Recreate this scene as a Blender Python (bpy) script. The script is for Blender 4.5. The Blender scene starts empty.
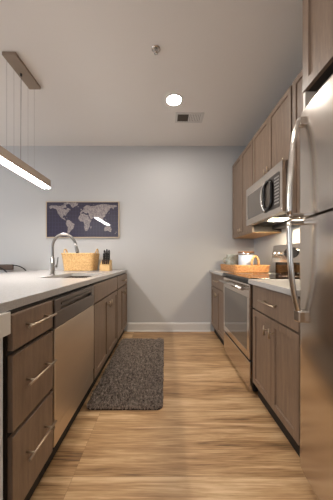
import bpy, bmesh, math, random
from mathutils import Vector, Matrix
random.seed(7)
S = bpy.context.scene
COL = S.collection
PI = math.pi

# ------------------------------------------------------------------ camera
cam_d = bpy.data.cameras.new('camera')
cam = bpy.data.objects.new('camera', cam_d)
COL.objects.link(cam)
cam.location = (0, 0, 1.065)
cam.rotation_euler = (PI/2, 0, 0)
cam_d.sensor_fit = 'HORIZONTAL'
cam_d.sensor_width = 36
cam_d.lens = 36*217/333
cam_d.shift_x = 1.5/333
cam_d.shift_y = 9.5/333
cam_d.clip_start = 0.05
S.camera = cam

# ------------------------------------------------------------------ world, exposure, window daylight and fill
w = bpy.data.worlds.new('world'); S.world = w
w.use_nodes = True
w.node_tree.nodes['Background'].inputs[0].default_value = (0.75, 0.85, 1.0, 1)
w.node_tree.nodes['Background'].inputs[1].default_value = 1.0
S.view_settings.view_transform = 'Standard'
S.view_settings.look = 'None'
S.view_settings.gamma = 1
S.view_settings.use_curve_mapping = False
S.view_settings.exposure = 0.06

def area(name, loc, rot, sx, sy, power, col):
    l = bpy.data.lights.new(name, 'AREA')
    l.shape = 'RECTANGLE'; l.size = sx; l.size_y = sy
    l.energy = power; l.color = col
    o = bpy.data.objects.new(name, l); COL.objects.link(o)
    o.location = loc; o.rotation_euler = rot
    return o
# daylight of the unseen left window, then fill light at an added rear window
area('unseen_window_light', (-4.52, 1.3, 1.45), (0, -PI/2-0.35, 0), 1.9, 2.2, 42, (0.76, 0.88, 1.0))
area('unseen_window_light', (-0.6, -3.42, 1.45), (PI/2+0.35, 0, 0), 2.6, 1.9, 16, (0.93, 0.96, 1.0))

RECESS = 260      # emission of the recessed downlights
PENDANT = 110     # emission of the linear pendant
COOK = 300        # emission of the cooktop lamp

# ------------------------------------------------------------------ helpers
def lin(c):
    c /= 255
    return c/12.92 if c <= 0.04045 else ((c+0.055)/1.055)**2.4
def rgb(r, g, b): return (lin(r), lin(g), lin(b), 1)

def mat(name, col, rough=0.5, metal=0.0, **kw):
    m = bpy.data.materials.new(name); m.use_nodes = True
    p = m.node_tree.nodes['Principled BSDF']
    p.inputs['Base Color'].default_value = col
    p.inputs['Roughness'].default_value = rough
    p.inputs['Metallic'].default_value = metal
    for k, v in kw.items(): p.inputs[k.replace('_', ' ')].default_value = v
    return m
def nd(m, t, **kw):
    n = m.node_tree.nodes.new(t)
    for k, v in kw.items(): setattr(n, k, v)
    return n
def lk(m, a, b): m.node_tree.links.new(a, b)
def P(m): return m.node_tree.nodes['Principled BSDF']
def coords(m, scale, rot=(0, 0, 0)):
    g = nd(m, 'ShaderNodeNewGeometry')
    mp = nd(m, 'ShaderNodeMapping')
    mp.inputs['Scale'].default_value = scale
    mp.inputs['Rotation'].default_value = rot
    lk(m, g.outputs['Position'], mp.inputs['Vector'])
    return mp.outputs['Vector']
def ramp(m, fac, stops):
    r = nd(m, 'ShaderNodeValToRGB')
    e = r.color_ramp.elements
    e[0].position, e[0].color = stops[0]
    e[1].position, e[1].color = stops[-1]
    for p, c in stops[1:-1]:
        k = e.new(p); k.color = c
    lk(m, fac, r.inputs[0])
    return r.outputs[0]
def noise(m, vec, scale, detail=4, rough=0.55, dist=0):
    n = nd(m, 'ShaderNodeTexNoise')
    n.inputs['Scale'].default_value = scale; n.inputs['Detail'].default_value = detail
    n.inputs['Roughness'].default_value = rough; n.inputs['Distortion'].default_value = dist
    lk(m, vec, n.inputs['Vector'])
    return n.outputs[0]
def bump(m, h, strength, dist):
    b = nd(m, 'ShaderNodeBump')
    b.inputs['Strength'].default_value = strength; b.inputs['Distance'].default_value = dist
    lk(m, h, b.inputs['Height']); lk(m, b.outputs[0], P(m).inputs['Normal'])
def emit(name, col, strength):
    m = mat(name, (0.8, 0.8, 0.8, 1), 0.5)
    P(m).inputs['Emission Color'].default_value = col
    P(m).inputs['Emission Strength'].default_value = strength
    return m

# painted surfaces
def paint(name, c, rough=0.6):
    m = mat(name, c, rough)
    h = noise(m, coords(m, (1, 1, 1)), 220, 2)
    bump(m, h, 0.08, 0.002)
    return m
M = {}
M['wall'] = paint('wall_paint', rgb(188, 186, 184))
M['ceiling'] = paint('ceiling_paint', rgb(226, 220, 214))
M['trim'] = paint('trim_paint', rgb(216, 212, 206), 0.4)
M['pony'] = paint('pony_wall_paint', rgb(200, 204, 208))
M['plastic_white'] = mat('white_plastic', rgb(205, 200, 195), 0.4)

def wood(name, a, b, c, scale=(9, 9, 0.9), rough=0.42):
    m = mat(name, b, rough)
    v = coords(m, scale)
    n1 = noise(m, v, 4.0, 6, 0.65, 0.4)
    n2 = noise(m, v, 26, 3, 0.6)
    mx = nd(m, 'ShaderNodeMath', operation='MULTIPLY_ADD')
    lk(m, n2, mx.inputs[0]); mx.inputs[1].default_value = 0.45
    lk(m, n1, mx.inputs[2])
    f = nd(m, 'ShaderNodeMath', operation='MULTIPLY'); lk(m, mx.outputs[0], f.inputs[0]); f.inputs[1].default_value = 0.69
    lk(m, ramp(m, f.outputs[0], [(0.25, a), (0.5, b), (0.75, c)]), P(m).inputs['Base Color'])
    bump(m, n2, 0.12, 0.002)
    return m
M['cab'] = wood('stained_cabinet_wood', rgb(104, 85, 69), rgb(124, 103, 86), rgb(144, 121, 103))
M['cab_shade'] = wood('cabinet_box_shaded_wood', rgb(32, 25, 21), rgb(40, 32, 27), rgb(48, 39, 33), rough=0.6)  # door wood darkened: the shade in the reveals is put into this colour
M['toe'] = wood('shaded_toe_kick_board', rgb(22, 17, 14), rgb(28, 22, 18), rgb(34, 27, 22), rough=0.7)  # shade of the recess deepened in the board's own colour
M['maple'] = wood('pale_maple_underside', rgb(190, 150, 95), rgb(205, 165, 108), rgb(214, 176, 120), (0.9, 9, 9))
M['panel'] = mat('lit_beige_laminate', rgb(226, 216, 202), 0.45)  # light falling on the fridge end panel is put into this pale colour
M['block'] = wood('blond_block_wood', rgb(196, 158, 104), rgb(210, 173, 120), rgb(220, 186, 136), (9, 9, 2))
M['lidwood'] = wood('lid_wood', rgb(112, 74, 45), rgb(132, 90, 58), rgb(150, 105, 70), (3, 9, 9))

# oak plank floor, boards running across the aisle
def floor_mat():
    m = mat('oak_plank_floor', rgb(180, 140, 95), 0.42)
    g = nd(m, 'ShaderNodeNewGeometry')
    bk = nd(m, 'ShaderNodeTexBrick')
    bk.offset = 0.37; bk.offset_frequency = 1; bk.squash = 1
    bk.inputs['Scale'].default_value = 1
    bk.inputs['Brick Width'].default_value = 1.22; bk.inputs['Row Height'].default_value = 0.152
    bk.inputs['Mortar Size'].default_value = 0.0007; bk.inputs['Mortar Smooth'].default_value = 0.2
    bk.inputs['Color1'].default_value = (0, 0, 0, 1); bk.inputs['Color2'].default_value = (1, 1, 1, 1)
    bk.inputs['Mortar'].default_value = (0.1, 0.1, 0.1, 1); bk.inputs['Bias'].default_value = 0
    lk(m, g.outputs['Position'], bk.inputs['Vector'])
    # shift the grain for every board
    sc = nd(m, 'ShaderNodeVectorMath', operation='SCALE'); lk(m, bk.outputs['Color'], sc.inputs[0]); sc.inputs['Scale'].default_value = 7.3
    ad = nd(m, 'ShaderNodeVectorMath', operation='ADD'); lk(m, g.outputs['Position'], ad.inputs[0]); lk(m, sc.outputs[0], ad.inputs[1])
    mp = nd(m, 'ShaderNodeMapping'); mp.inputs['Scale'].default_value = (0.8, 9, 1); lk(m, ad.outputs[0], mp.inputs['Vector'])
    n1 = noise(m, mp.outputs[0], 1.6, 6, 0.62, 0.9)
    mp2 = nd(m, 'ShaderNodeMapping'); mp2.inputs['Scale'].default_value = (2.2, 60, 1); lk(m, ad.outputs[0], mp2.inputs['Vector'])
    n2 = noise(m, mp2.outputs[0], 2.2, 4, 0.6, 0.3)
    a = nd(m, 'ShaderNodeMath', operation='MULTIPLY_ADD'); lk(m, n2, a.inputs[0]); a.inputs[1].default_value = 0.75; lk(m, n1, a.inputs[2])
    b = nd(m, 'ShaderNodeMath', operation='MULTIPLY_ADD'); lk(m, bk.outputs['Color'], b.inputs[0]); b.inputs[1].default_value = 0.22; lk(m, a.outputs[0], b.inputs[2])
    f = nd(m, 'ShaderNodeMath', operation='MULTIPLY'); lk(m, b.outputs[0], f.inputs[0]); f.inputs[1].default_value = 0.51
    c = ramp(m, f.outputs[0], [(0.34, rgb(108, 80, 54)), (0.43, rgb(166, 128, 88)), (0.51, rgb(194, 156, 113)), (0.62, rgb(224, 192, 150))])
    mx = nd(m, 'ShaderNodeMix', data_type='RGBA')
    lk(m, bk.outputs['Fac'], mx.inputs['Factor']); lk(m, c, mx.inputs['A']); mx.inputs['B'].default_value = rgb(140, 104, 72)
    lk(m, mx.outputs['Result'], P(m).inputs['Base Color'])
    bump(m, n2, 0.06, 0.002)
    return m
M['floor'] = floor_mat()

def quartz():
    m = mat('white_quartz', rgb(206, 200, 195), 0.22)
    n = noise(m, coords(m, (1, 1, 1)), 140, 3, 0.7)
    lk(m, ramp(m, n, [(0.3, rgb(164, 160, 157)), (0.6, rgb(180, 176, 172))]), P(m).inputs['Base Color'])
    return m
M['quartz'] = quartz()

def steel(name, c, rough, sc):
    m = mat(name, c, rough, 1.0)
    P(m).inputs['Anisotropic'].default_value = 0.2
    n = noise(m, coords(m, (1.5, 1.5, 6)), 2, 2)
    k = 0.96
    lk(m, ramp(m, n, [(0.3, (c[0]*k, c[1]*k, c[2]*k, 1)), (0.7, c)]), P(m).inputs['Base Color'])
    return m
M['steel'] = steel('brushed_stainless_steel', rgb(212, 203, 194), 0.2, (6, 6, 900))
M['steel_dark'] = steel('dark_stainless_steel', rgb(138, 128, 120), 0.38, (6, 6, 900))
M['steel_warm'] = steel('dishwasher_steel', rgb(220, 205, 186), 0.45, (6, 6, 900))
M['chrome'] = mat('satin_nickel', rgb(205, 198, 190), 0.24, 1.0)
M['pull'] = mat('champagne_cabinet_hardware', rgb(186, 168, 146), 0.4, 1.0)
M['nickel'] = mat('brushed_nickel_fixture', rgb(150, 146, 142), 0.28, 1.0)
M['black'] = mat('black_plastic', rgb(22, 20, 20), 0.35)
M['black_gloss'] = mat('black_ceramic_glass', rgb(16, 14, 14), 0.08)
M['dark_gap'] = mat('dark_rubber', rgb(26, 22, 20), 0.7)
M['oven_glass'] = mat('tinted_oven_glass', rgb(92, 84, 76), 0.07, 0.0, IOR=2.0)
M['mw_glass'] = mat('microwave_window_mesh', rgb(98, 90, 82), 0.16, 0.0, IOR=1.8)
M['pend_metal'] = mat('bronze_taupe_metal', rgb(150, 132, 116), 0.5, 0.25)
M['cord'] = mat('pendant_cord', rgb(140, 128, 122), 0.5)
M['diff'] = emit('pendant_diffuser', (1.0, 0.95, 0.90, 1), PENDANT)
M['down'] = emit('downlight_lens', (1.0, 0.95, 0.885, 1), RECESS)
M['cook'] = emit('cooktop_lamp', (1.0, 0.85, 0.62, 1), COOK)
M['keypad'] = mat('charcoal_keypad', rgb(70, 64, 60), 0.3)
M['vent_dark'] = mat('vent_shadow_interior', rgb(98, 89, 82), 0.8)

def wicker(name, a, b):
    m = mat(name, b, 0.6)
    n = noise(m, coords(m, (1, 1, 1)), 60, 3)
    lk(m, ramp(m, n, [(0.32, a), (0.66, b)]), P(m).inputs['Base Color'])
    return m
M['wicker'] = wicker('blond_seagrass', rgb(190, 144, 88), rgb(232, 196, 138))
M['rattan'] = wicker('honey_rattan', rgb(172, 116, 68), rgb(224, 168, 112))
M['pile'] = wicker('charcoal_shag', rgb(84, 73, 66), rgb(190, 175, 163))
M['rugback'] = mat('rug_backing', rgb(60, 52, 48), 0.9)
def glaze():
    m = mat('celadon_glaze', rgb(150, 152, 140), 0.25)
    n = noise(m, coords(m, (1, 1, 1)), 14, 3)
    lk(m, ramp(m, n, [(0.35, rgb(140, 136, 116)), (0.65, rgb(176, 182, 174))]), P(m).inputs['Base Color'])
    return m
M['glaze'] = glaze()
M['canister'] = mat('pale_blue_enamel', rgb(196, 204, 216), 0.25)
M['navy'] = mat('map_navy_print', rgb(36, 29, 54), 0.5, 0.0, Coat_Weight=1.0, Coat_Roughness=0.02)
M['land'] = mat('map_land_print', rgb(142, 132, 130), 0.5, 0.0, Coat_Weight=1.0, Coat_Roughness=0.02)
n = noise(M['land'], coords(M['land'], (1, 1, 1)), 45, 5, 0.7)
lk(M['land'], ramp(M['land'], n, [(0.34, rgb(96, 87, 94)), (0.5, rgb(138, 128, 127)), (0.7, rgb(166, 155, 150))]), P(M['land']).inputs['Base Color'])
M['gridp'] = mat('map_grid_print', rgb(66, 60, 88), 0.5, 0.0, Coat_Weight=1.0, Coat_Roughness=0.02)
M['frame'] = mat('pale_wood_frame', rgb(190, 172, 148), 0.5)
M['leather'] = mat('brown_leather', rgb(92, 76, 68), 0.5)
M['iron'] = mat('black_iron', rgb(26, 25, 26), 0.4, 0.6)
M['knife'] = mat('knife_handle_black', rgb(24, 22, 22), 0.35)
M['knife_b'] = mat('knife_handle_brown', rgb(62, 42, 32), 0.4)

# ---- mesh helpers: every builder works in world coordinates on a bmesh
def bm_new(): return bmesh.new()
def quad_box(bm, x0, x1, y0, y1, z0, z1, mi=0):
    x0, x1 = sorted((x0, x1)); y0, y1 = sorted((y0, y1)); z0, z1 = sorted((z0, z1))
    v = [bm.verts.new(p) for p in ((x0,y0,z0),(x1,y0,z0),(x1,y1,z0),(x0,y1,z0),(x0,y0,z1),(x1,y0,z1),(x1,y1,z1),(x0,y1,z1))]
    fs = []
    for idx in ((3,2,1,0),(4,5,6,7),(0,1,5,4),(1,2,6,5),(2,3,7,6),(3,0,4,7)):
        f = bm.faces.new([v[i] for i in idx]); f.material_index = mi; fs.append(f)
    return v, fs
def box(x0, x1, y0, y1, z0, z1, bevel=0.0, seg=2, bm=None, mi=0):
    t = bm_new()
    quad_box(t, x0, x1, y0, y1, z0, z1, mi)
    if bevel: bmesh.ops.bevel(t, geom=t.edges[:], offset=bevel, segments=seg, profile=0.5, affect='EDGES', clamp_overlap=True, material=mi)
    if bm is None: return t
    merge(bm, t); return bm
def merge(dst, src):
    me = bpy.data.meshes.new('tmp'); src.to_mesh(me); dst.from_mesh(me); bpy.data.meshes.remove(me); src.free()
def tube(pts, r, seg=10, bm=None, caps=True, rb=None, mi=0, closed=False):
    bm = bm or bm_new()
    pts = [Vector(p) for p in pts]; n = len(pts)
    rs = r if isinstance(r, (list, tuple)) else [r]*n
    rb = rb or rs
    rb = rb if isinstance(rb, (list, tuple)) else [rb]*n
    T = []
    for i in range(n):
        if closed: d = pts[(i+1) % n]-pts[i-1]
        else: d = pts[min(i+1, n-1)]-pts[max(i-1, 0)]
        T.append(d.normalized())
    up = Vector((0, 1, 0)) if abs(T[0].y) < 0.9 else Vector((1, 0, 0))
    N = (up-T[0]*up.dot(T[0])).normalized()
    rings = []
    for i in range(n):
        N = (N-T[i]*N.dot(T[i])).normalized(); B = T[i].cross(N)
        rings.append([bm.verts.new(pts[i]+N*math.cos(2*PI*k/seg)*rs[i]+B*math.sin(2*PI*k/seg)*rb[i]) for k in range(seg)])
    for i in range(n if closed else n-1):
        a, b = rings[i], rings[(i+1) % n]
        for k in range(seg):
            f = bm.faces.new((a[k], a[(k+1) % seg], b[(k+1) % seg], b[k])); f.smooth = True; f.material_index = mi
    if caps and not closed:
        f = bm.faces.new(rings[0][::-1]); f.material_index = mi
        f = bm.faces.new(rings[-1]); f.material_index = mi
    return bm
def lathe(prof, c, seg=32, bm=None, mi=0, smooth=True):
    """prof: (radius, z) pairs; closed at radius 0"""
    bm = bm or bm_new()
    rings = []
    for r, z in prof:
        if r < 1e-6: rings.append([bm.verts.new((c[0], c[1], c[2]+z))])
        else: rings.append([bm.verts.new((c[0]+r*math.cos(2*PI*k/seg), c[1]+r*math.sin(2*PI*k/seg), c[2]+z)) for k in range(seg)])
    for a, b in zip(rings, rings[1:]):
        for k in range(seg):
            q = [a[k % len(a)], a[(k+1) % len(a)], b[(k+1) % len(b)], b[k % len(b)]]
            q = list(dict.fromkeys(q))
            if len(q) > 2:
                f = bm.faces.new(q); f.smooth = smooth; f.material_index = mi
    return bm
def disc_cyl(p0, p1, r, seg=24, bm=None, mi=0):
    return tube([p0, p1], r, seg, bm, mi=mi)
def prism(poly, z0, z1, bm=None, mi=0, axis='z'):
    bm = bm or bm_new()
    def mk(a, b, c):
        return {'z': (a, b, c), 'y': (a, c, b), 'x': (c, a, b)}[axis]
    lo = [bm.verts.new(mk(a, b, z0)) for a, b in poly]; hi = [bm.verts.new(mk(a, b, z1)) for a, b in poly]
    n = len(poly)
    fs = [bm.faces.new(lo[::-1]), bm.faces.new(hi)]
    for i in range(n): fs.append(bm.faces.new((lo[i], lo[(i+1) % n], hi[(i+1) % n], hi[i])))
    for f in fs: f.material_index = mi
    return bm
def bez(p0, p1, p2, p3, n=14):
    p0, p1, p2, p3 = map(Vector, (p0, p1, p2, p3))
    return [p0*(1-t)**3+p1*3*t*(1-t)**2+p2*3*t*t*(1-t)+p3*t**3 for t in (i/n for i in range(n+1))]

def wloc(o):
    v = Vector((0, 0, 0))
    while o is not None:
        v += Vector(o.location); o = o.parent
    return v
def obj(name, bm, m, parent=None, origin=None, recalc=True):
    if recalc: bmesh.ops.recalc_face_normals(bm, faces=bm.faces[:])
    me = bpy.data.meshes.new(name)
    if parent is not None:
        org = wloc(parent)
    elif origin is not None: org = Vector(origin)
    else:
        xs = [v.co for v in bm.verts]
        org = Vector((sum((min(c[i] for c in xs), max(c[i] for c in xs)))/2 for i in range(2)))
        org = Vector((org[0], org[1], min(c.z for c in xs)))
    bmesh.ops.translate(bm, vec=-org, verts=bm.verts[:])
    bm.to_mesh(me); bm.free()
    for x in (m if isinstance(m, (list, tuple)) else [m]): me.materials.append(x)
    o = bpy.data.objects.new(name, me); COL.objects.link(o)
    if parent is not None: o.parent = parent
    else: o.location = org
    return o
def tag(o, label, cat, group=None):
    o['label'] = label; o['category'] = cat
    if group: o['group'] = group
    return o
def thing(name, label, cat, loc, group=None):
    o = bpy.data.objects.new(name, None); COL.objects.link(o)
    o.location = loc
    return tag(o, label, cat, group)
def struct(name, bm, m):
    o = obj(name, bm, m); o['kind'] = 'structure'; return o

H = 2.749
YB = 3.22          # back wall
XR = 1.32          # right wall
XL = -4.6          # left wall of the living area
YF = -3.5          # wall behind the camera

# ------------------------------------------------------------------ setting
struct('floor', box(XL-0.1, XR+0.1, YF-0.1, YB+0.1, -0.1, 0), M['floor'])
struct('ceiling', box(XL-0.1, XR+0.1, YF-0.1, YB+0.1, H, H+0.1), M['ceiling'])
struct('wall_back', box(XL-0.1, XR+0.1, YB, YB+0.1, 0, H), M['wall'])
struct('wall_right', box(XR, XR+0.1, YF, YB, 0, H), M['wall'])
b = bm_new()   # left wall with its window opening
box(XL-0.1, XL, YF, 0.2, 0, H, bm=b); box(XL-0.1, XL, 2.4, YB, 0, H, bm=b)
box(XL-0.1, XL, 0.2, 2.4, 0, 0.5, bm=b); box(XL-0.1, XL, 0.2, 2.4, 2.4, H, bm=b)
struct('wall_left', b, M['wall'])
b = bm_new()
box(XL, -1.9, YF-0.1, YF, 0, H, bm=b); box(0.7, XR, YF-0.1, YF, 0, H, bm=b)
box(-1.9, 0.7, YF-0.1, YF, 0, 0.5, bm=b); box(-1.9, 0.7, YF-0.1, YF, 2.4, H, bm=b)
struct('wall_front', b, M['wall'])
def window(name, ax):
    b = bm_new()
    if ax == 'x':
        for z in (0.5, 2.34): box(XL-0.08, XL-0.02, 0.2, 2.4, z, z+0.06, bm=b)
        for y in (0.2, 1.27, 2.34): box(XL-0.08, XL-0.02, y, y+0.06, 0.56, 2.34, bm=b)
    else:
        for z in (0.5, 2.34): box(-1.9, 0.7, YF-0.08, YF-0.02, z, z+0.06, bm=b)
        for x in (-1.9, -0.63, 0.64): box(x, x+0.06, YF-0.08, YF-0.02, 0.56, 2.34, bm=b)
    return struct(name, b, M['trim'])
window('window_1', 'x'); window('added_window', 'y')  # the rear window is unseen, added along with its fill light
b = bm_new()
prof = [(YB, 0.0), (YB-0.026, 0.0), (YB-0.024, 0.014), (YB-0.016, 0.018), (YB-0.016, 0.112), (YB-0.01, 0.128), (YB, 0.13)]
prism(prof, -0.555, 0.672, b, axis='x')
struct('baseboard_back', b, M['trim'])
b = bm_new()
prism([(YB, 0), (YB-0.016, 0), (YB-0.016, 0.112), (YB, 0.13)], XL, -1.36, b, axis='x')
struct('baseboard_left', b, M['trim'])
# pony wall carrying the peninsula, with its painted end return, and the trim block under the worktop
b = bm_new()
box(-1.33, -1.18, 0.56, YB-0.001, 0, 0.877, bm=b); box(-1.18, -0.568, 0.56, 0.760, 0, 0.796, bm=b)
struct('wall_peninsula', b, M['pony'])
struct('trim_1', box(-1.178, -0.556, 0.54, 0.783, 0.797, 0.877, 0.002), M['trim'])

# ------------------------------------------------------------------ cabinetry
def slab(xf, s, y0, y1, z0, z1, th=0.02):
    return box(xf, xf-s*th, y0, y1, z0, z1, 0.0022, 2)
def shaker(xf, s, y0, y1, z0, z1, th=0.02, rail=0.062, deep=0.009):
    b = bm_new()
    xb = xf-s*th
    quad_box(b, xf, xb, y0, y1, z0, z1)
    b.normal_update()
    front = max(b.faces, key=lambda f: s*f.calc_center_median().x)
    bmesh.ops.inset_region(b, faces=[front], thickness=rail, depth=0)
    bmesh.ops.inset_region(b, faces=[front], thickness=0.004, depth=0)
    for v in front.verts: v.co.x -= s*deep
    return b
def bar_pull(xf, s, yc, z, L, parent):
    x = xf+s*0.034
    b = tube([(x, yc-L/2, z), (x, yc+L/2, z)], 0.0055, 10)
    for y in (yc-L*0.32, yc+L*0.32): tube([(xf, y, z), (x, y, z)], 0.0042, 8, b)
    return obj('pull_handle', b, M['pull'], parent)
def t_knob(xf, s, y, zc, parent, L=0.062):
    x = xf+s*0.03
    b = tube([(x, y, zc-L/2), (x, y, zc+L/2)], 0.0055, 10)
    tube([(xf, y, zc), (x, y, zc)], 0.0045, 8, b)
    return obj('knob', b, M['pull'], parent)
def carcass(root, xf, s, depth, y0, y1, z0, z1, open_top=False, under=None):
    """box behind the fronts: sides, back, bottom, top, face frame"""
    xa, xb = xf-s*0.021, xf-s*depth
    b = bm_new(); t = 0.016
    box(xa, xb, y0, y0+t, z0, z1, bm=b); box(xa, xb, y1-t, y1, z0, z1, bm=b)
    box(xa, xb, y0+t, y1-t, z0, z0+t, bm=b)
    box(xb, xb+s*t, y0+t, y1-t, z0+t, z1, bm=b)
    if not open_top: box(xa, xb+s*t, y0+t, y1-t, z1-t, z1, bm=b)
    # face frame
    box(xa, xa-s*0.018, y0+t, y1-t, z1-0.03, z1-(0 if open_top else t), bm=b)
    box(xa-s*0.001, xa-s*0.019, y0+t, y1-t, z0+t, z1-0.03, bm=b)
    return obj('carcass', b, M['cab_shade'], root)
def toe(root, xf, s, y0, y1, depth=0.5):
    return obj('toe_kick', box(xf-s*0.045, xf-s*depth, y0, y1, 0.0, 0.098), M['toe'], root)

XI = -0.555   # peninsula fronts
G = 0.009
def left_base(label, y0, y1, d, open_top=False):
    r = thing('base_cabinet', label, 'cabinet', (XI-0.3, (y0+y1)/2, 0))
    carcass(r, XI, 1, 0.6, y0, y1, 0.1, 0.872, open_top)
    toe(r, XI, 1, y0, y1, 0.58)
    return r
# three-drawer unit
r = left_base('dark brown three-drawer base cabinet between the pale end block and the dishwasher', 0.787, 1.083, 0.6)
for z0, z1, zh in ((0.73, 0.862, 0.805), (0.432, 0.712, 0.583), (0.118, 0.414, 0.292)):
    d = obj('drawer', slab(XI, 1, 0.787+0.004, 1.083-G, z0, z1), M['cab'], r)
    bar_pull(XI, 1, 0.937, zh, 0.205, d)
# sink cabinet
def doors_and_top(r, xf, s, y0, y1, n, ztop, zsplit, zbot, false_front=False, pull=0.2, knobz=None):
    d = obj('false_drawer_front' if false_front else 'drawer', slab(xf, s, y0+G, y1-G, zsplit+0.006, ztop), M['cab'], r)
    if not false_front: bar_pull(xf, s, (y0+y1)/2, (zsplit+ztop)/2+0.004, pull, d)
    ym = (y0+y1)/2
    for a, c, ky in ((y0+G, ym-0.002, ym-0.034), (ym+0.002, y1-G, ym+0.034)):
        d = obj('door', shaker(xf, s, a, c, zbot, zsplit-0.006), M['cab'], r)
        t_knob(xf, s, ky, knobz or zsplit-0.075, d)
r = left_base('dark brown two-door sink cabinet beside the dishwasher, no pull on its top panel', 1.698, 2.535, 0.6, True)
doors_and_top(r, XI, 1, 1.698, 2.535, 2, 0.862, 0.712, 0.118, True)
r = left_base('dark brown base cabinet against the back wall behind the sink cabinet', 2.537, 3.19, 0.6)
doors_and_top(r, XI, 1, 2.537, 3.19, 2, 0.862, 0.712, 0.118, pull=0.16)

# worktop of the peninsula with the sink cut-out
SX0, SX1, SY0, SY1 = -1.06, -0.66, 1.80, 2.46
b = bm_new()
cx0, cx1, cy0, cy1, cz0, cz1 = -1.88, -0.571, 0.45, YB-0.001, 0.878, 0.912
xs = [cx0, SX0, SX1, cx1]; ys = [cy0, SY0, SY1, cy1]
for zz in (cz0, cz1):
    g = [[b.verts.new((x, y, zz)) for y in ys] for x in xs]
    if zz == cz0: glo = g
    else: ghi = g
for g in (glo, ghi):
    for i in range(3):
        for j in range(3):
            if (i, j) != (1, 1): b.faces.new((g[i][j], g[i+1][j], g[i+1][j+1], g[i][j+1]))
def side(path):
    for (i, j), (k, l) in zip(path, path[1:]): b.faces.new((glo[i][j], glo[k][l], ghi[k][l], ghi[i][j]))
side([(0,0),(1,0),(2,0),(3,0),(3,1),(3,2),(3,3),(2,3),(1,3),(0,3),(0,2),(0,1),(0,0)])
side([(1,1),(2,1),(2,2),(1,2),(1,1)])
tag(obj('worktop', b, M['quartz']), 'long white quartz worktop of the peninsula with the sink set in it', 'countertop')

# undermount sink
b = bm_new()
e = 0.004; zt, zb = 0.8775, 0.68
box(SX0-0.02, SX0-e, SY0-0.02, SY1+0.02, zb, zt, bm=b); box(SX1+e, SX1+0.02, SY0-0.02, SY1+0.02, zb, zt, bm=b)
box(SX0-e, SX1+e, SY0-0.02, SY0-e, zb, zt, bm=b); box(SX0-e, SX1+e, SY1+e, SY1+0.02, zb, zt, bm=b)
box(SX0-e, SX1+e, SY0-e, SY1+e, zb, zb+0.012, bm=b)
rs = thing('sink', 'stainless steel sink sunk in the peninsula worktop in front of the tap', 'sink', (-0.86, 2.13, zb))
obj('basin', b, M['steel'], rs)
obj('drain', lathe([(0, 0.016), (0.03, 0.015), (0.045, 0.018), (0.045, 0.0125)], (-0.86, 2.13, zb), 24), M['chrome'], rs)

# faucet
fx, fy = -1.115, 2.15
r = thing('faucet', 'tall grey gooseneck kitchen faucet with pull-down spray head', 'faucet', (fx, fy, 0.912))
obj('base_flange', lathe([(0, 0), (0.03, 0), (0.03, 0.006), (0.024, 0.012), (0, 0.012)], (fx, fy, 0.9122)), M['nickel'], r)
R = 0.115
pts = [(fx, fy, 0.924), (fx, fy, 1.0), (fx, fy, 1.1), (fx, fy, 1.19)]
pts += [(fx+R-R*math.cos(a), fy, 1.19+R*math.sin(a)*1.08) for a in [PI*k/18*0.94 for k in range(1, 19)]]
b = tube([(fx, fy, 0.924), (fx, fy, 1.075)], 0.0205, 20)
tube([(fx, fy, 1.07), (fx, fy, 1.09)], [0.0205, 0.0145], 20, b)
tube(pts[1:], 0.0135, 16, b)
obj('spout', b, M['nickel'], r)
ex = Vector(pts[-1]); dr = (ex-Vector(pts[-2])).normalized()
sh = obj('spray_head', tube([ex-dr*0.004, ex+dr*0.02, ex+dr*0.07, ex+dr*0.078], [0.0145, 0.0165, 0.0185, 0.015], 18), M['nickel'], r)
obj('nozzle', tube([ex+dr*0.076, ex+dr*0.086], [0.015, 0.013], 18), M['black'], sh)
b = tube([(fx+0.018, fy, 1.0), (fx+0.045, fy, 1.0)], 0.014, 16)
tube(bez((fx+0.04, fy, 1.005), (fx+0.052, fy, 1.03), (fx+0.048, fy, 1.06), (fx+0.056, fy, 1.09), 8), [0.007]*5+[0.006]*4, 10, b)
obj('lever', b, M['nickel'], r)

# dishwasher
y0, y1 = 1.088, 1.693
r = thing('dishwasher', 'stainless steel dishwasher built under the peninsula worktop', 'dishwasher', (XI-0.3, (y0+y1)/2, 0))
obj('tub', box(XI-0.03, XI-0.58, y0, y1, 0.1, 0.868), M['dark_gap'], r)
d = obj('door', box(XI+0.002, XI-0.028, y0+0.003, y1-0.003, 0.216, 0.714, 0.004), M['steel_warm'], r)
p = bm_new()
ca, cb, cz0_, cz1_ = y0+0.003, y1-0.003, 0.717, 0.862
box(XI+0.004, XI-0.028, ca, cb, cz0_, 0.80, 0.003, bm=p)
box(XI+0.004, XI-0.028, ca, ca+0.06, 0.80, cz1_, 0.003, bm=p); box(XI+0.004, XI-0.028, cb-0.06, cb, 0.80, cz1_, 0.003, bm=p)
box(XI+0.004, XI-0.028, ca+0.06, cb-0.06, 0.838, cz1_, 0.003, bm=p)
box(XI-0.022, XI-0.028, ca+0.06, cb-0.06, 0.80, 0.838, bm=p)
cp = obj('control_panel', p, M['steel_dark'], r)
obj('pocket_handle', prism([(XI+0.006, 0.836), (XI+0.006, 0.826), (XI-0.012, 0.822), (XI-0.018, 0.836)], ca+0.064, cb-0.064, axis='y'), M['steel_dark'], cp)
for k in range(2):
    obj('button', disc_cyl((XI+0.0035, cb-0.035-0.03*k, 0.80), (XI+0.0065, cb-0.035-0.03*k, 0.80), 0.006, 12), M['steel'], cp)
obj('access_panel', box(XI-0.002, XI-0.028, y0+0.003, y1-0.003, 0.118, 0.211, 0.003), M['steel_warm'], r)
obj('toe_kick', box(XI-0.045, XI-0.5, y0, y1, 0, 0.098), M['dark_gap'], r)

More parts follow.
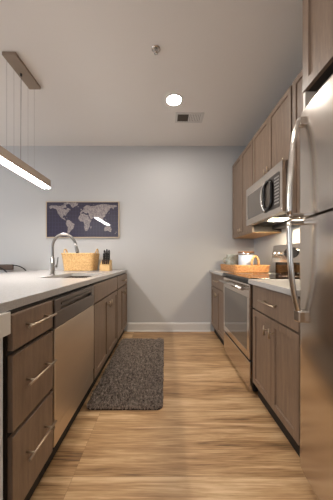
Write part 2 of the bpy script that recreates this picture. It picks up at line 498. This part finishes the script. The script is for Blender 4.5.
# ---- right side bases
XF = 0.68
def right_base(label, y0, y1):
    r = thing('base_cabinet', label, 'cabinet', (XF+0.3, (y0+y1)/2, 0))
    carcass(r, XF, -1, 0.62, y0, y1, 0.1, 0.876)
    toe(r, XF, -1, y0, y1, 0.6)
    return r
r = right_base('grey-brown base cabinet with drawer and two doors between the fridge and the range', 1.095, 1.692)
doors_and_top(r, XF, -1, 1.095, 1.692, 2, 0.868, 0.686, 0.118, pull=0.22, knobz=0.60)
r = right_base('grey-brown base cabinet in the far corner under the rattan tray', 2.464, 3.19)
doors_and_top(r, XF, -1, 2.464, 3.19, 2, 0.868, 0.686, 0.118, pull=0.2, knobz=0.60)
tag(obj('worktop', box(0.65, XR-0.001, 1.095, 1.694, 0.8775, 0.912, 0.002), M['quartz']), 'short white quartz worktop between the refrigerator and the range', 'countertop')
tag(obj('worktop', box(0.65, XR-0.001, 2.463, YB-0.001, 0.8775, 0.912, 0.002), M['quartz']), 'white quartz worktop in the far corner, holding the rattan tray', 'countertop')

# ---- wall cabinets
XU = 0.988
def wall_cab(label, y0, y1, z0, z1, xf=XU, depth=0.33, knob=True, kz=None):
    r = thing('wall_cabinet', label, 'cabinet', (xf+depth/2, (y0+y1)/2, z0))
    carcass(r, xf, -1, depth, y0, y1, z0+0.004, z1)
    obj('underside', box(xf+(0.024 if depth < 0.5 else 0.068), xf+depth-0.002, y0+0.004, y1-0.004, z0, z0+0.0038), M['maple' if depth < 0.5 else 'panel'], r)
    ym = (y0+y1)/2
    for a, c, ky in ((y0+0.005, ym-0.002, ym-0.034), (ym+0.002, y1-0.005, ym+0.034)):
        d = obj('door', shaker(xf, -1, a, c, z0+0.002, z1-0.004), M['cab'], r)
        if knob: t_knob(xf, -1, ky, kz or z0+0.06, d)
    return r
ZT = 2.44
wall_cab('tall grey-brown wall cabinet in the far corner above the rattan tray', 2.452, 3.19, 1.372, ZT)
wall_cab('short grey-brown wall cabinet directly above the microwave', 1.700, 2.447, 1.85, ZT)
wall_cab('grey-brown wall cabinet between the microwave and the refrigerator', 1.099, 1.690, 1.372, ZT)
wall_cab('deep grey-brown cabinet above the refrigerator', 0.285, 1.094, 1.90, ZT, 0.69, 0.625, kz=1.96)
tag(obj('end_panel', box(0.695, XR-0.002, 1.075, 1.092, 0, 1.898, 0.001), M['panel']), 'tall end panel, coloured pale to look lit, on the far side of the refrigerator', 'panel')

# ---- refrigerator
fy0, fy1 = 0.29, 1.068
yc, hw = (fy0+fy1)/2, (fy1-fy0)/2
r = thing('refrigerator', 'tall stainless steel top-freezer refrigerator at the near end of the right wall', 'refrigerator', (1.0, yc, 0))
obj('body', box(0.735, 1.30, fy0+0.004, fy1-0.004, 0.03, 1.75, 0.006), M['steel_dark'], r)
obj('base_grille', box(0.72, 0.76, fy0+0.01, fy1-0.01, 0.012, 0.058, 0.003), M['black'], r)
for x in (0.8, 1.24):
    for y in (fy0+0.05, fy1-0.05):
        obj('foot', disc_cyl((x, y, 0.0), (x, y, 0.031), 0.018, 14), M['black'], r)
def fx_front(y):
    u = min(1, abs(y-yc)/hw)
    return 0.657-0.022*(1-u**2.6)
def fridge_door(z0, z1):
    n = 40; poly = []
    for i in range(n+1):
        u = -1+2*i/n
        y = yc+hw*u
        x = fx_front(y)
        if i in (0, n): x += 0.006
        poly.append((x, y))
    poly = [(0.73, fy0)]+poly+[(0.73, fy1)]
    b = prism(poly, z0, z1)
    es = [e for e in b.edges if abs(e.verts[0].co.z-e.verts[1].co.z) < 1e-6 and min(e.verts[0].co.x, e.verts[1].co.x) < 0.7]
    bmesh.ops.bevel(b, geom=es, offset=0.008, segments=3, profile=0.5, affect='EDGES')
    strip = lambda f: max(v.co.z for v in f.verts)-min(v.co.z for v in f.verts) > 0.2
    for f in b.faces:
        if strip(f) and f.calc_center_median().x < 0.7: f.smooth = True
    for e in b.edges:
        if sum(strip(f) for f in e.link_faces) == 1: e.smooth = False
    return b
ZS = 1.256
fd = obj('freezer_door', fridge_door(ZS+0.006, 1.765), M['steel'], r)
dd = obj('fridge_door', fridge_door(0.062, ZS-0.006), M['steel'], r)
obj('hinge_cover', box(0.70, 0.78, fy0+0.02, fy0+0.1, 1.7655, 1.78, 0.004), M['steel_dark'], r)
hy = 1.030
xs_ = fx_front(hy)
# freezer handle: bows away from the door towards the split
b = bm_new()
up = bez((xs_-0.012, hy, 1.725), (xs_-0.052, hy, 1.66), (xs_-0.062, hy, 1.45), (xs_-0.062, hy, 1.275), 20)
tube(up, 0.017, 14, b, rb=[0.011]*21)
box(xs_-0.024, xs_+0.004, hy-0.017, hy+0.017, 1.695, 1.735, 0.006, bm=b)
box(xs_-0.068, xs_+0.004, hy-0.015, hy+0.015, 1.266, 1.284, 0.004, bm=b)
obj('handle', b, M['chrome'], fd)
b = bm_new()
dn = bez((xs_-0.012, hy, 0.80), (xs_-0.052, hy, 0.90), (xs_-0.062, hy, 1.06), (xs_-0.062, hy, 1.24), 20)
tube(dn, 0.017, 14, b, rb=[0.011]*21)
box(xs_-0.03, xs_+0.004, hy-0.022, hy+0.022, 0.77, 0.825, 0.006, bm=b)
box(xs_-0.068, xs_+0.004, hy-0.015, hy+0.015, 1.229, 1.247, 0.004, bm=b)
obj('handle', b, M['chrome'], dd)

# ---- range
y0, y1 = 1.702, 2.455; XG = 0.662
r = thing('range', 'stainless steel electric range with black glass cooktop below the microwave', 'range', (1.0, (y0+y1)/2, 0))
b = box(XG+0.03, 1.30, y0, y1, 0.03, 0.895)
obj('body', b, M['black'], r)
for x in (0.78, 1.22):
    for y in (y0+0.06, y1-0.06): obj('foot', disc_cyl((x, y, 0), (x, y, 0.031), 0.016, 12), M['black'], r)
ct = obj('cooktop', box(XG-0.004, 1.302, y0, y1, 0.8955, 0.918, 0.004), M['black_gloss'], r)
for x, y, rr in ((0.83, 1.90, 0.11), (0.83, 2.27, 0.085), (1.09, 1.90, 0.085), (1.09, 2.27, 0.11)):
    b = bm_new()
    for q in (rr, rr*0.62): lathe([(q, 0), (q, 0.0006), (q-0.003, 0.0006), (q-0.003, 0)], (x, y, 0.918), 40, b)
    obj('burner_ring', b, M['nickel'], ct)
# oven door: steel frame with a large tinted window
b = bm_new()
box(XG, XG+0.028, y0+0.003, y1-0.003, 0.275, 0.335, 0.003, bm=b); box(XG, XG+0.028, y0+0.003, y1-0.003, 0.76, 0.868, 0.003, bm=b)
box(XG, XG+0.028, y0+0.003, y0+0.05, 0.335, 0.76, bm=b); box(XG, XG+0.028, y1-0.05, y1-0.003, 0.335, 0.76, bm=b)
od = obj('oven_door', b, M['steel'], r)
obj('window', box(XG+0.001, XG+0.027, y0+0.0505, y1-0.0505, 0.3355, 0.7595), M['oven_glass'], od)
b = tube([(XG-0.045, y0+0.03, 0.83), (XG-0.045, y1-0.03, 0.83)], 0.0135, 14)
for y in (y0+0.06, y1-0.06): box(XG-0.05, XG+0.003, y-0.014, y+0.014, 0.818, 0.842, 0.004, bm=b)
obj('handle', b, M['chrome'], od)
dw = obj('drawer', box(XG+0.002, XG+0.028, y0+0.003, y1-0.003, 0.04, 0.258, 0.004), M['steel'], r)
# back guard with controls
g = obj('backguard', box(1.245, 1.302, y0+0.01, y1-0.01, 0.919, 1.036), M['black_gloss'], r)
cons = prism([(1.20, 1.037), (1.225, 1.215), (1.245, 1.222), (1.302, 1.222), (1.302, 1.037)], y0+0.004, y1-0.004, axis='y')
pn = obj('control_panel', cons, M['steel'], r)
def on_panel(z): return 1.20+0.025*(z-1.037)/0.178
for y in (2.385, 2.295, 1.88, 1.78):
    z = 1.125; x = on_panel(z)
    b = tube([(x, y, z), (x-0.012, y, z-0.002), (x-0.030, y, z-0.004)], [0.027, 0.025, 0.021], 20)
    box(x-0.034, x-0.028, y-0.004, y+0.004, z-0.022, z+0.016, 0.001, bm=b)
    obj('knob', b, M['chrome'], pn)
x = on_panel(1.13)
b = bm_new()
pl = [(2.085+0.115*math.cos(a), 1.128+0.055*math.sin(a)) for a in (2*PI*k/32 for k in range(32))]
prism(pl, x-0.008, x+0.006, b, axis='x')
obj('display', b, M['black_gloss'], pn)

# ---- microwave over the range
y0, y1 = 1.694, 2.446; XM = 0.915; z0, z1 = 1.44, 1.846
r = thing('microwave', 'stainless steel over-the-range microwave with black keypad', 'microwave', (1.1, (y0+y1)/2, z0))
obj('body', box(XM+0.03, XR-0.002, y0, y1, z0+0.012, z1, 0.002), M['steel_dark'], r)
b = bm_new()
wy0, wy1, wz0, wz1 = 2.015, 2.405, z0+0.065, z1-0.085
box(XM, XM+0.028, y0, y1, wz1, z1, 0.003, bm=b); box(XM, XM+0.028, y0, y1, z0, wz0, 0.003, bm=b)
box(XM, XM+0.028, y0, wy0, wz0, wz1, bm=b); box(XM, XM+0.028, wy1, y1, wz0, wz1, bm=b)
dr_ = obj('door', b, M['steel'], r)
obj('window', box(XM+0.001, XM+0.026, wy0+0.0005, wy1-0.0005, wz0+0.0005, wz1-0.0005), M['mw_glass'], dr_)
def rrect(cy, cz, hy_, hz_, rad, n=6):
    out = []
    for sx, sz, a0 in ((1, 1, 0), (-1, 1, PI/2), (-1, -1, PI), (1, -1, 3*PI/2)):
        for k in range(n+1):
            a = a0+PI/2*k/n
            out.append((cy+sx*(hy_-rad)+rad*math.cos(a), cz+sz*(hz_-rad)+rad*math.sin(a)))
    return out
kp = obj('control_panel', prism(rrect(1.862, 1.632, 0.127, 0.142, 0.012), XM-0.003, XM+0.001, axis='x'), M['keypad'], r)
for i in range(4):
    for j in range(9):
        y, z = 1.747+0.0185*i, 1.525+0.0265*j
        obj('button', box(XM-0.005, XM-0.0025, y-0.005, y+0.005, z-0.0055, z+0.0055, 0.001), M['plastic_white'], kp)
hn = obj('handle', tube([(XM-0.014, a_, c_) for a_, c_ in rrect(1.905, 1.630, 0.070, 0.118, 0.062)], 0.013, 10, closed=True), M['black_gloss'], r)
obj('grip_inset', prism(rrect(1.905, 1.630, 0.064, 0.112, 0.056), XM-0.0085, XM-0.0035, axis='x'), M['steel_dark'], hn)
b = bm_new()
tube(bez((XM-0.006, 1.968, 1.765), (XM-0.045, 2.000, 1.72), (XM-0.045, 2.000, 1.54), (XM-0.006, 1.968, 1.495), 18), 0.014, 12, b, rb=[0.008]*19)
obj('grip_trim', b, M['chrome'], hn)
gr = obj('vent_grille', box(XM+0.035, XR-0.01, y0+0.02, y1-0.02, z0+0.004, z0+0.0115), M['steel_dark'], r)
for cy_ in (1.87, 2.27):
    b = bm_new()
    for k in range(9): box(1.00+0.018*k, 1.008+0.018*k, cy_-0.12, cy_+0.12, z0+0.0005, z0+0.0038, bm=b)
    obj('filter', b, M['black'], gr)
obj('lamp', box(1.02, 1.14, 2.005, 2.135, z0+0.0, z0+0.0038, 0.001), M['cook'], gr)
obj('rear_bracket', box(1.20, XR-0.003, y0+0.02, y1-0.02, 1.405, z0+0.0035), M['black'], r)

# ------------------------------------------------------------------ ceiling fittings
# linear pendant over the peninsula
PX = -1.283
r = thing('pendant_light', 'linear taupe pendant lamp with glowing underside hanging over the peninsula', 'pendant lamp', (PX, 1.965, 1.86))
obj('canopy', box(PX-0.038, PX+0.074, 1.755, 2.115, H-0.028, H-0.0005, 0.003), M['pend_metal'], r)
b = bm_new()
PZ0, PZ1 = 1.846, 1.926
PA, PB = 1.49, 2.36
box(PX-0.040, PX-0.036, PA, PB, PZ0, PZ1, bm=b); box(PX+0.036, PX+0.040, PA, PB, PZ0, PZ1, bm=b)
box(PX-0.036, PX+0.036, PA, PB, PZ1-0.012, PZ1, bm=b)
box(PX-0.036, PX+0.036, PA, PA+0.006, PZ0, PZ1-0.012, bm=b); box(PX-0.036, PX+0.036, PB-0.006, PB, PZ0, PZ1-0.012, bm=b)
obj('housing', b, M['pend_metal'], r)
obj('diffuser', box(PX-0.0385, PX+0.0385, PA+0.002, PB-0.002, PZ0-0.010, PZ0-0.0005, 0.003), M['diff'], r)
for y, dx in ((1.80, -0.03), (2.08, -0.03), (2.08, 0.03), (1.80, 0.03)):
    obj('suspension_wire', tube([(PX+dx, y, PZ1), (PX+dx, y, H-0.028)], 0.0008, 6), M['cord'], r)
obj('power_cord', tube([(PX, 1.93, PZ1), (PX, 1.932, 2.3), (PX, 1.935, H-0.028)], 0.0024, 8), M['cord'], r)
obj('cord_grip', lathe([(0, 0), (0.007, 0), (0.009, 0.02), (0, 0.02)], (PX, 1.935, H-0.05), 12), M['black'], r)

def downlight(x, y, label):
    r = thing('recessed_light', label, 'ceiling light', (x, y, H))
    obj('trim_ring', lathe([(0.074, -0.0005), (0.074, -0.006), (0.090, -0.004), (0.092, -0.0005)], (x, y, H), 40), M['plastic_white'], r)
    obj('lens', lathe([(0, -0.004), (0.0735, -0.004), (0.0735, -0.0008), (0, -0.0008)], (x, y, H), 36), M['down'], r)
    return r
downlight(0.095, 2.29, 'round glowing recessed light in the ceiling next to the air vent')
for x, y, l in ((-0.64, 1.0, 'unseen round recessed light added over the near end of the peninsula to brighten the right cabinets'), (-1.15, -1.4, 'unseen round recessed light added in the middle of the living area'),
                (-3.4, 1.2, 'unseen round recessed light added in the living area by its side window')):
    downlight(x, y, l)  # downlights out of view, added to brighten the cabinets and the room

r = thing('sprinkler_head', 'small metal fire sprinkler head in the ceiling', 'sprinkler', (-0.072, 1.736, H))
obj('escutcheon', lathe([(0, -0.004), (0.016, -0.006), (0.03, -0.006), (0.036, -0.001), (0.036, -0.0005), (0, -0.0005)], (-0.072, 1.736, H), 28), M['chrome'], r)
b = lathe([(0, -0.034), (0.016, -0.034), (0.016, -0.031), (0, -0.031)], (-0.072, 1.736, H), 16)
for sx in (-1, 1): tube([(-0.072+0.008*sx, 1.736, H-0.007), (-0.072+0.012*sx, 1.736, H-0.02), (-0.072+0.003*sx, 1.736, H-0.031)], 0.0025, 8, b)
obj('deflector', b, M['chrome'], r)
obj('bulb', tube([(-0.072, 1.736, H-0.007), (-0.072, 1.736, H-0.03)], 0.003, 8), M['black'], r)

vx, vy = 0.288, 2.575
r = thing('air_vent', 'rectangular white ceiling air register near the recessed light', 'air vent', (vx, vy, H))
b = bm_new(); hx, hy2 = 0.165, 0.09
box(vx-hx, vx+hx, vy-hy2, vy-hy2+0.025, H-0.007, H-0.0005, 0.002, bm=b); box(vx-hx, vx+hx, vy+hy2-0.025, vy+hy2, H-0.007, H-0.0005, 0.002, bm=b)
box(vx-hx, vx-hx+0.025, vy-hy2+0.025, vy+hy2-0.025, H-0.007, H-0.0005, bm=b); box(vx+hx-0.025, vx+hx, vy-hy2+0.025, vy+hy2-0.025, H-0.007, H-0.0005, bm=b)
box(vx-0.012, vx+0.004, vy-hy2+0.025, vy+hy2-0.025, H-0.007, H-0.0005, bm=b)
obj('frame', b, M['plastic_white'], r)
obj('duct', box(vx-hx+0.025, vx+hx-0.025, vy-hy2+0.025, vy+hy2-0.025, H-0.0015, H-0.0004), M['vent_dark'], r)
for sx, tilt in ((-1, -1), (1, 1)):
    b = bm_new()
    for k in range(7):
        cx = vx+sx*0.074-0.058+0.0195*k
        t = 0.0075
        prism([(cx-t, H-0.002 if tilt > 0 else H-0.0065), (cx+t, H-0.0065 if tilt > 0 else H-0.002), (cx+t, H-0.0055 if tilt > 0 else H-0.001), (cx-t, H-0.001 if tilt > 0 else H-0.0055)],
              vy-hy2+0.026, vy+hy2-0.026, b, axis='y')
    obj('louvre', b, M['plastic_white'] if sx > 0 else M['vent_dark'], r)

# ------------------------------------------------------------------ world map picture on the back wall
px0, px1, pz0, pz1 = -1.752, -0.675, 1.384, 1.92
yb = YB-0.002
r = thing('wall_picture', 'wide dark navy world map picture hung on the back wall', 'picture', ((px0+px1)/2, yb, pz0))
b = bm_new()
f = 0.012
box(px0, px1, yb-0.03, yb, pz0, pz0+f, 0.001, bm=b); box(px0, px1, yb-0.03, yb, pz1-f, pz1, 0.001, bm=b)
box(px0, px0+f, yb-0.03, yb, pz0+f, pz1-f, bm=b); box(px1-f, px1, yb-0.03, yb, pz0+f, pz1-f, bm=b)
obj('frame', b, M['frame'], r)
LANDS = [
 [(-168,66),(-156,71),(-128,70),(-110,68),(-95,72),(-82,73),(-78,62),(-94,59),(-92,56),(-82,54),(-79,52),(-77,58),(-70,61),(-64,58),(-56,52),(-66,49),(-65,45),(-70,43),(-75,38),(-81,31),(-80,25),(-83,29),(-90,30),(-97,27),(-97,20),(-90,20),(-87,21),(-88,16),(-83,14),(-82,9),(-78,8),(-84,10),(-92,14),(-104,19),(-110,25),(-115,31),(-122,37),(-124,47),(-132,56),(-148,60),(-160,56),(-165,61)],
 [(-78,8),(-72,12),(-62,10),(-51,4),(-48,-1),(-36,-6),(-39,-15),(-42,-23),(-50,-28),(-58,-36),(-64,-42),(-68,-52),(-72,-54),(-74,-44),(-71,-28),(-71,-18),(-79,-8),(-81,-2)],
 [(-54,66),(-58,75),(-68,78),(-55,82),(-30,83),(-18,79),(-22,71),(-38,65),(-44,60)],
 [(-95,74),(-88,80),(-70,83),(-62,80),(-78,74)],
 [(-8,43),(-9,37),(-2,37),(4,43),(12,44),(16,38),(20,40),(24,37),(28,41),(36,37),(35,31),(42,20),(45,13),(55,17),(59,23),(51,28),(56,27),(66,25),(73,18),(78,8),(82,16),(90,22),(95,16),(99,8),(104,2),(101,13),(108,12),(108,20),(120,26),(121,36),(126,35),(130,43),(140,50),(142,59),(156,60),(161,54),(164,62),(180,66),(178,70),(150,72),(112,76),(80,73),(68,69),(44,67),(40,70),(24,71),(12,65),(6,60),(12,56),(4,52),(-2,48)],
 [(-6,35),(10,37),(20,32),(32,31),(38,20),(44,11),(51,11),(40,-4),(40,-15),(33,-27),(26,-34),(18,-34),(12,-17),(13,-5),(9,4),(-8,5),(-16,13),(-17,21),(-10,30)],
 [(44,-16),(50,-15),(47,-25),(44,-22)],
 [(114,-22),(122,-17),(130,-12),(136,-12),(140,-17),(142,-11),(148,-20),(153,-27),(149,-38),(140,-37),(132,-32),(116,-35)],
 [(96,5),(104,-5),(106,-6),(100,2)], [(109,1),(116,6),(118,1),(114,-4)], [(131,-1),(141,-3),(150,-9),(140,-8)],
 [(131,33),(140,37),(142,43),(138,37)], [(-5,50),(1,52),(-4,58),(-6,55)], [(-23,64),(-14,65),(-18,67)],
 [(106,-7),(114,-8),(120,-9),(112,-9)], [(120,18),(124,12),(126,7),(121,13)], [(119,-1),(124,1),(122,-5)], [(172,-35),(178,-38),(170,-46),(168,-45),(174,-41)],
 [(-84,22),(-75,20),(-70,19),(-78,22)], [(52,71),(60,75),(68,77),(57,73)],
]
b = bm_new()
ix0, ix1, iz0, iz1 = px0+f, px1-f, pz0+f, pz1-f
box(ix0, ix1, yb-0.022, yb, iz0, iz1, bm=b, mi=0)
icx = (ix0+ix1)/2-0.012; kx = (ix1-ix0)/364; kz = 0.0036; ez = 1.607
def mp_(lon, lat): return (icx+lon*kx, ez+lat*kz)
for k in range(-11, 12):
    x = icx+k*15*kx
    if ix0+0.004 < x < ix1-0.004: box(x-0.0009, x+0.0009, yb-0.0223, yb-0.022, iz0, iz1, bm=b, mi=2)
for k in range(-4, 6):
    z = ez+k*15*kz
    if iz0 < z < iz1: box(ix0, ix1, yb-0.0223, yb-0.022, z-0.0009, z+0.0009, bm=b, mi=2)
for L in LANDS:
    pts = [mp_(*p) for p in L]
    out = []
    for i, p in enumerate(pts):          # slightly ragged coastlines
        q = pts[(i+1) % len(pts)]
        out.append(p)
        d = math.hypot(q[0]-p[0], q[1]-p[1])
        n = int(d/0.02)
        for k in range(1, n+1):
            t = k/(n+1)
            out.append((p[0]+(q[0]-p[0])*t+random.uniform(-.0025, .0025), p[1]+(q[1]-p[1])*t+random.uniform(-.0025, .0025)))
    vs = [b.verts.new((x, yb-0.0226, z)) for x, z in out]
    fc = b.faces.new(vs); fc.material_index = 1; fc.normal_update()
    if fc.normal.y > 0: fc.normal_flip()
    bmesh.ops.triangulate(b, faces=[fc])
obj('map_print', b, [M['navy'], M['land'], M['gridp']], r, recalc=False)

# ------------------------------------------------------------------ things on the peninsula
def woven(bm, cx, cy, z0, z1, hx0, hy0, hx1, hy1, rows, n=44, rad=0.03, amp=0.0025, tr=None):
    """wall of coiled strands: rounded-rectangle rings stacked from z0 to z1, strands swelling in and out"""
    tr = tr or (z1-z0)/rows*0.56
    for i in range(rows):
        t = (i+0.5)/rows
        hx, hy_ = hx0+(hx1-hx0)*t, hy0+(hy1-hy0)*t
        base = rrect(0, 0, hx, hy_, rad, 5)
        # resample
        L = [0]
        for a, c in zip(base, base[1:]+base[:1]): L.append(L[-1]+math.hypot(c[0]-a[0], c[1]-a[1]))
        ring = []
        for k in range(n):
            s_ = L[-1]*k/n
            j = max(q for q in range(len(base)) if L[q] <= s_)
            a, c = base[j], base[(j+1) % len(base)]
            u = (s_-L[j])/max(1e-9, L[j+1]-L[j])
            x, y = a[0]+(c[0]-a[0])*u, a[1]+(c[1]-a[1])*u
            m_ = 1+(amp if (k+i) % 2 else -amp)/max(hx, hy_)*1.6
            ring.append((cx+x*m_, cy+y*m_, z0+(z1-z0)*t))
        tube(ring, tr, 6, bm, closed=True)
    return bm
bx, by = -1.15, 2.98
r = thing('basket', 'rectangular woven seagrass basket standing on the worktop under the map', 'basket', (bx, by, 0.9125))
b = bm_new()
woven(b, bx, by, 0.9165, 1.135, 0.183, 0.115, 0.207, 0.135, 13, 64, 0.03)
obj('body', b, M['wicker'], r)
obj('base', box(bx-0.17, bx+0.17, by-0.10, by+0.10, 0.9130, 0.921, 0.002), M['wicker'], r)
b = bm_new(); woven(b, bx, by, 1.132, 1.152, 0.210, 0.138, 0.212, 0.140, 1, 64, 0.03, 0.001, 0.011)
obj('rim', b, M['wicker'], r)
for sx in (-1, 1):
    x = bx+sx*0.211
    obj('handle', tube(bez((x, by-0.05, 1.145), (x+sx*0.012, by-0.045, 1.225), (x+sx*0.012, by+0.045, 1.225), (x, by+0.05, 1.145), 14), 0.0095, 8), M['wicker'], r)

# knife block: slanted blond block
kx_, ky_ = -0.80, 2.95
poly = [(ky_-0.065, 0.9125), (ky_+0.075, 0.9125), (ky_+0.075, 1.055), (ky_+0.045, 1.062), (ky_-0.065, 0.985)]
b = prism(poly, kx_-0.072, kx_+0.062, axis='x')
bmesh.ops.bevel(b, geom=b.edges[:], offset=0.004, segments=2, profile=0.5, affect='EDGES')
tag(obj('knife_block', b, M['block']), 'slanted blond wood knife block on the worktop beside the basket', 'knife block')
# knives stick out of its slanted top
ax = Vector((0.10, -0.42, 0.90)).normalized()
def knife(x, y, z, L, m, label, grp, w=0.0105):
    p = Vector((x, y, z)); 
    b = tube([p, p+ax*L*0.12, p+ax*L*0.5, p+ax*L*0.88, p+ax*L], [w*0.8, w*0.85, w, w*1.05, w*0.7], 10)
    if m is M['knife']:
        for t in (0.25, 0.5, 0.75):
            q = p+ax*L*t; q.y -= w*0.8
            tube([q, q+Vector((0, -0.004, 0))], 0.005, 8, b, mi=1)
    o = obj('kitchen_knife', b, [m, M['chrome']])
    tag(o, label, 'knife', grp)
def slant(y): return 0.985+(y-(ky_-0.065))*0.077/0.11
for i in range(3):
    for j in range(2):
        x = kx_-0.028+0.031*i; y = ky_+0.028-0.036*j
        knife(x, y, slant(y)+0.007, 0.150-0.022*j+0.010*(i == 1), M['knife'], 'black knife with steel rivets in the top of the blond block', 'riveted knives in the block', 0.0125)
for i in range(4):
    x = kx_-0.032+0.024*i; y = ky_-0.045
    knife(x, y, slant(y)+0.007, 0.062, M['knife_b'], 'short dark brown knife handle low in the slanted face of the blond block', 'short knives in the block', 0.010)

# ------------------------------------------------------------------ rattan tray and its vessels
tx, ty, tz = 1.005, 2.815, 0.9125
r = thing('tray', 'rectangular honey rattan tray with upright handles on the far corner worktop', 'tray', (tx, ty, tz))
obj('base', box(tx-0.195, tx+0.195, ty-0.30, ty+0.30, tz, tz+0.010, 0.002), M['rattan'], r)
b = bm_new(); woven(b, tx, ty, tz+0.008, tz+0.088, 0.20, 0.31, 0.207, 0.318, 6, 70, 0.03, 0.003)
obj('rim', b, M['rattan'], r)
for sy in (-1, 1):
    y = ty+sy*0.315
    b = tube(bez((tx-0.005, y, tz+0.08), (tx-0.02, y+sy*0.004, tz+0.225), (tx+0.085, y+sy*0.004, tz+0.225), (tx+0.07, y, tz+0.08), 18), 0.013, 8)
    obj('handle', b, M['rattan'], r)
# stoneware pitcher
jx, jy, jz = 0.908, 2.93, tz+0.0105
r = thing('stoneware_jug', 'grey-green stoneware jug with side handle standing in the rattan tray', 'jug', (jx, jy, jz))
obj('body', lathe([(0, 0), (0.076, 0), (0.083, 0.02), (0.085, 0.08), (0.080, 0.15), (0.074, 0.2), (0.077, 0.208), (0.072, 0.208), (0.069, 0.19), (0.074, 0.13), (0.078, 0.06), (0.07, 0.012), (0, 0.012)], (jx, jy, jz), 36), M['glaze'], r)
obj('handle', tube(bez((jx-0.072, jy+0.02, jz+0.165), (jx-0.122, jy+0.04, jz+0.16), (jx-0.124, jy+0.04, jz+0.105), (jx-0.08, jy+0.02, jz+0.092), 14), 0.009, 10), M['glaze'], r)
# lidded canister
qx, qy, qz = 1.0, 2.68, tz+0.0105
r = thing('canister', 'pale blue canister with brown wooden lid standing in the rattan tray', 'canister', (qx, qy, qz))
obj('body', lathe([(0, 0), (0.086, 0), (0.090, 0.006), (0.090, 0.2), (0.084, 0.208), (0, 0.208)], (qx, qy, qz), 36), M['canister'], r)
obj('band', lathe([(0.0905, 0.202), (0.096, 0.202), (0.096, 0.222), (0.0905, 0.222), (0.0, 0.222)], (qx, qy, qz), 36), M['chrome'], r)
obj('lid', lathe([(0, 0.2225), (0.094, 0.2225), (0.098, 0.230), (0.094, 0.240), (0, 0.242)], (qx, qy, qz), 36), M['lidwood'], r)

# ------------------------------------------------------------------ rug
rx0, rx1, ry0, ry1 = -0.572, -0.008, 1.525, 2.868
r = thing('rug', 'charcoal shag rug lying on the floor along the peninsula', 'rug', ((rx0+rx1)/2, (ry0+ry1)/2, 0))
rc = ((rx0+rx1)/2, (ry0+ry1)/2)
out = [(rc[0]+a, rc[1]+c) for a, c in rrect(0, 0, (rx1-rx0)/2-0.008, (ry1-ry0)/2-0.008, 0.045, 6)]
obj('backing', prism(out, 0.0005, 0.008), M['rugback'], r)
b = bm_new()
hx_, hy_ = (rx1-rx0)/2-0.008, (ry1-ry0)/2-0.008
cnt = 0
while cnt < 15000:
    x, y = random.uniform(-hx_, hx_), random.uniform(-hy_, hy_)
    ex_, ey_ = max(0, abs(x)-(hx_-0.045)), max(0, abs(y)-(hy_-0.045))
    if ex_ > 0 and ey_ > 0 and math.hypot(ex_, ey_) > 0.045: continue
    cnt += 1
    hgt = random.uniform(0.018, 0.030); a = random.uniform(0, 2*PI); ln = random.uniform(0, 0.012); rr = random.uniform(0.003, 0.0055)
    cx, cy = rc[0]+x, rc[1]+y
    base = [b.verts.new((cx+rr*math.cos(q), cy+rr*math.sin(q), 0.006)) for q in (a, a+2.09, a+4.19)]
    mid = [b.verts.new((cx+ln*0.5*math.cos(a)+rr*0.9*math.cos(q), cy+ln*0.5*math.sin(a)+rr*0.9*math.sin(q), 0.006+hgt*0.65)) for q in (a, a+2.09, a+4.19)]
    tip = b.verts.new((cx+ln*math.cos(a), cy+ln*math.sin(a), 0.006+hgt))
    for k in range(3):
        b.faces.new((base[k], base[(k+1) % 3], mid[(k+1) % 3], mid[k])); b.faces.new((mid[k], mid[(k+1) % 3], tip))
o = obj('pile', b, M['pile'], r); o['kind'] = 'stuff'

# ------------------------------------------------------------------ bar stool on the far side of the peninsula
sx, sy = -2.22, 2.93
r = thing('bar_stool', 'black metal bar stool with brown leather arm pad behind the peninsula worktop', 'stool', (sx, sy, 0))
obj('seat', box(sx-0.21, sx+0.21, sy-0.2, sy+0.2, 0.63, 0.69, 0.02, 3), M['leather'], r)
for ax_, ay_ in ((-1, -1), (1, -1), (-1, 1), (1, 1)):
    obj('leg', tube([(sx+0.17*ax_, sy+0.17*ay_, 0.632), (sx+0.22*ax_, sy+0.2*ay_, 0.0)], 0.011, 10), M['iron'], r)
b = bm_new()
for p, q in (((-1, -1), (1, -1)), ((1, -1), (1, 1)), ((1, 1), (-1, 1)), ((-1, 1), (-1, -1))):
    tube([(sx+0.204*p[0], sy+0.19*p[1], 0.22), (sx+0.204*q[0], sy+0.19*q[1], 0.22)], 0.008, 8, b)
obj('footrest', b, M['iron'], r)
for k in (-1, 1):
    y = sy+0.19*k
    pts = [(sx-0.2, y, 0.66), (sx-0.225, y, 0.85), (sx-0.22, y, 0.975)]+bez((sx-0.2, y, 0.985), (sx, y, 0.992), (sx+0.14, y, 1.0), (sx+0.225, y, 0.90), 12)+[(sx+0.225, y, 0.80), (sx+0.2, y, 0.66)]
    a_ = obj('arm', tube(pts, 0.0075, 10), M['iron'], r)
    obj('arm_pad', box(sx-0.2, sx+0.035, y-0.022, y+0.022, 0.915, 0.995, 0.01, 3), M['leather'], a_)
obj('backrest', box(sx-0.245, sx-0.21, sy-0.18, sy+0.18, 0.80, 0.985, 0.015, 3), M['leather'], r)
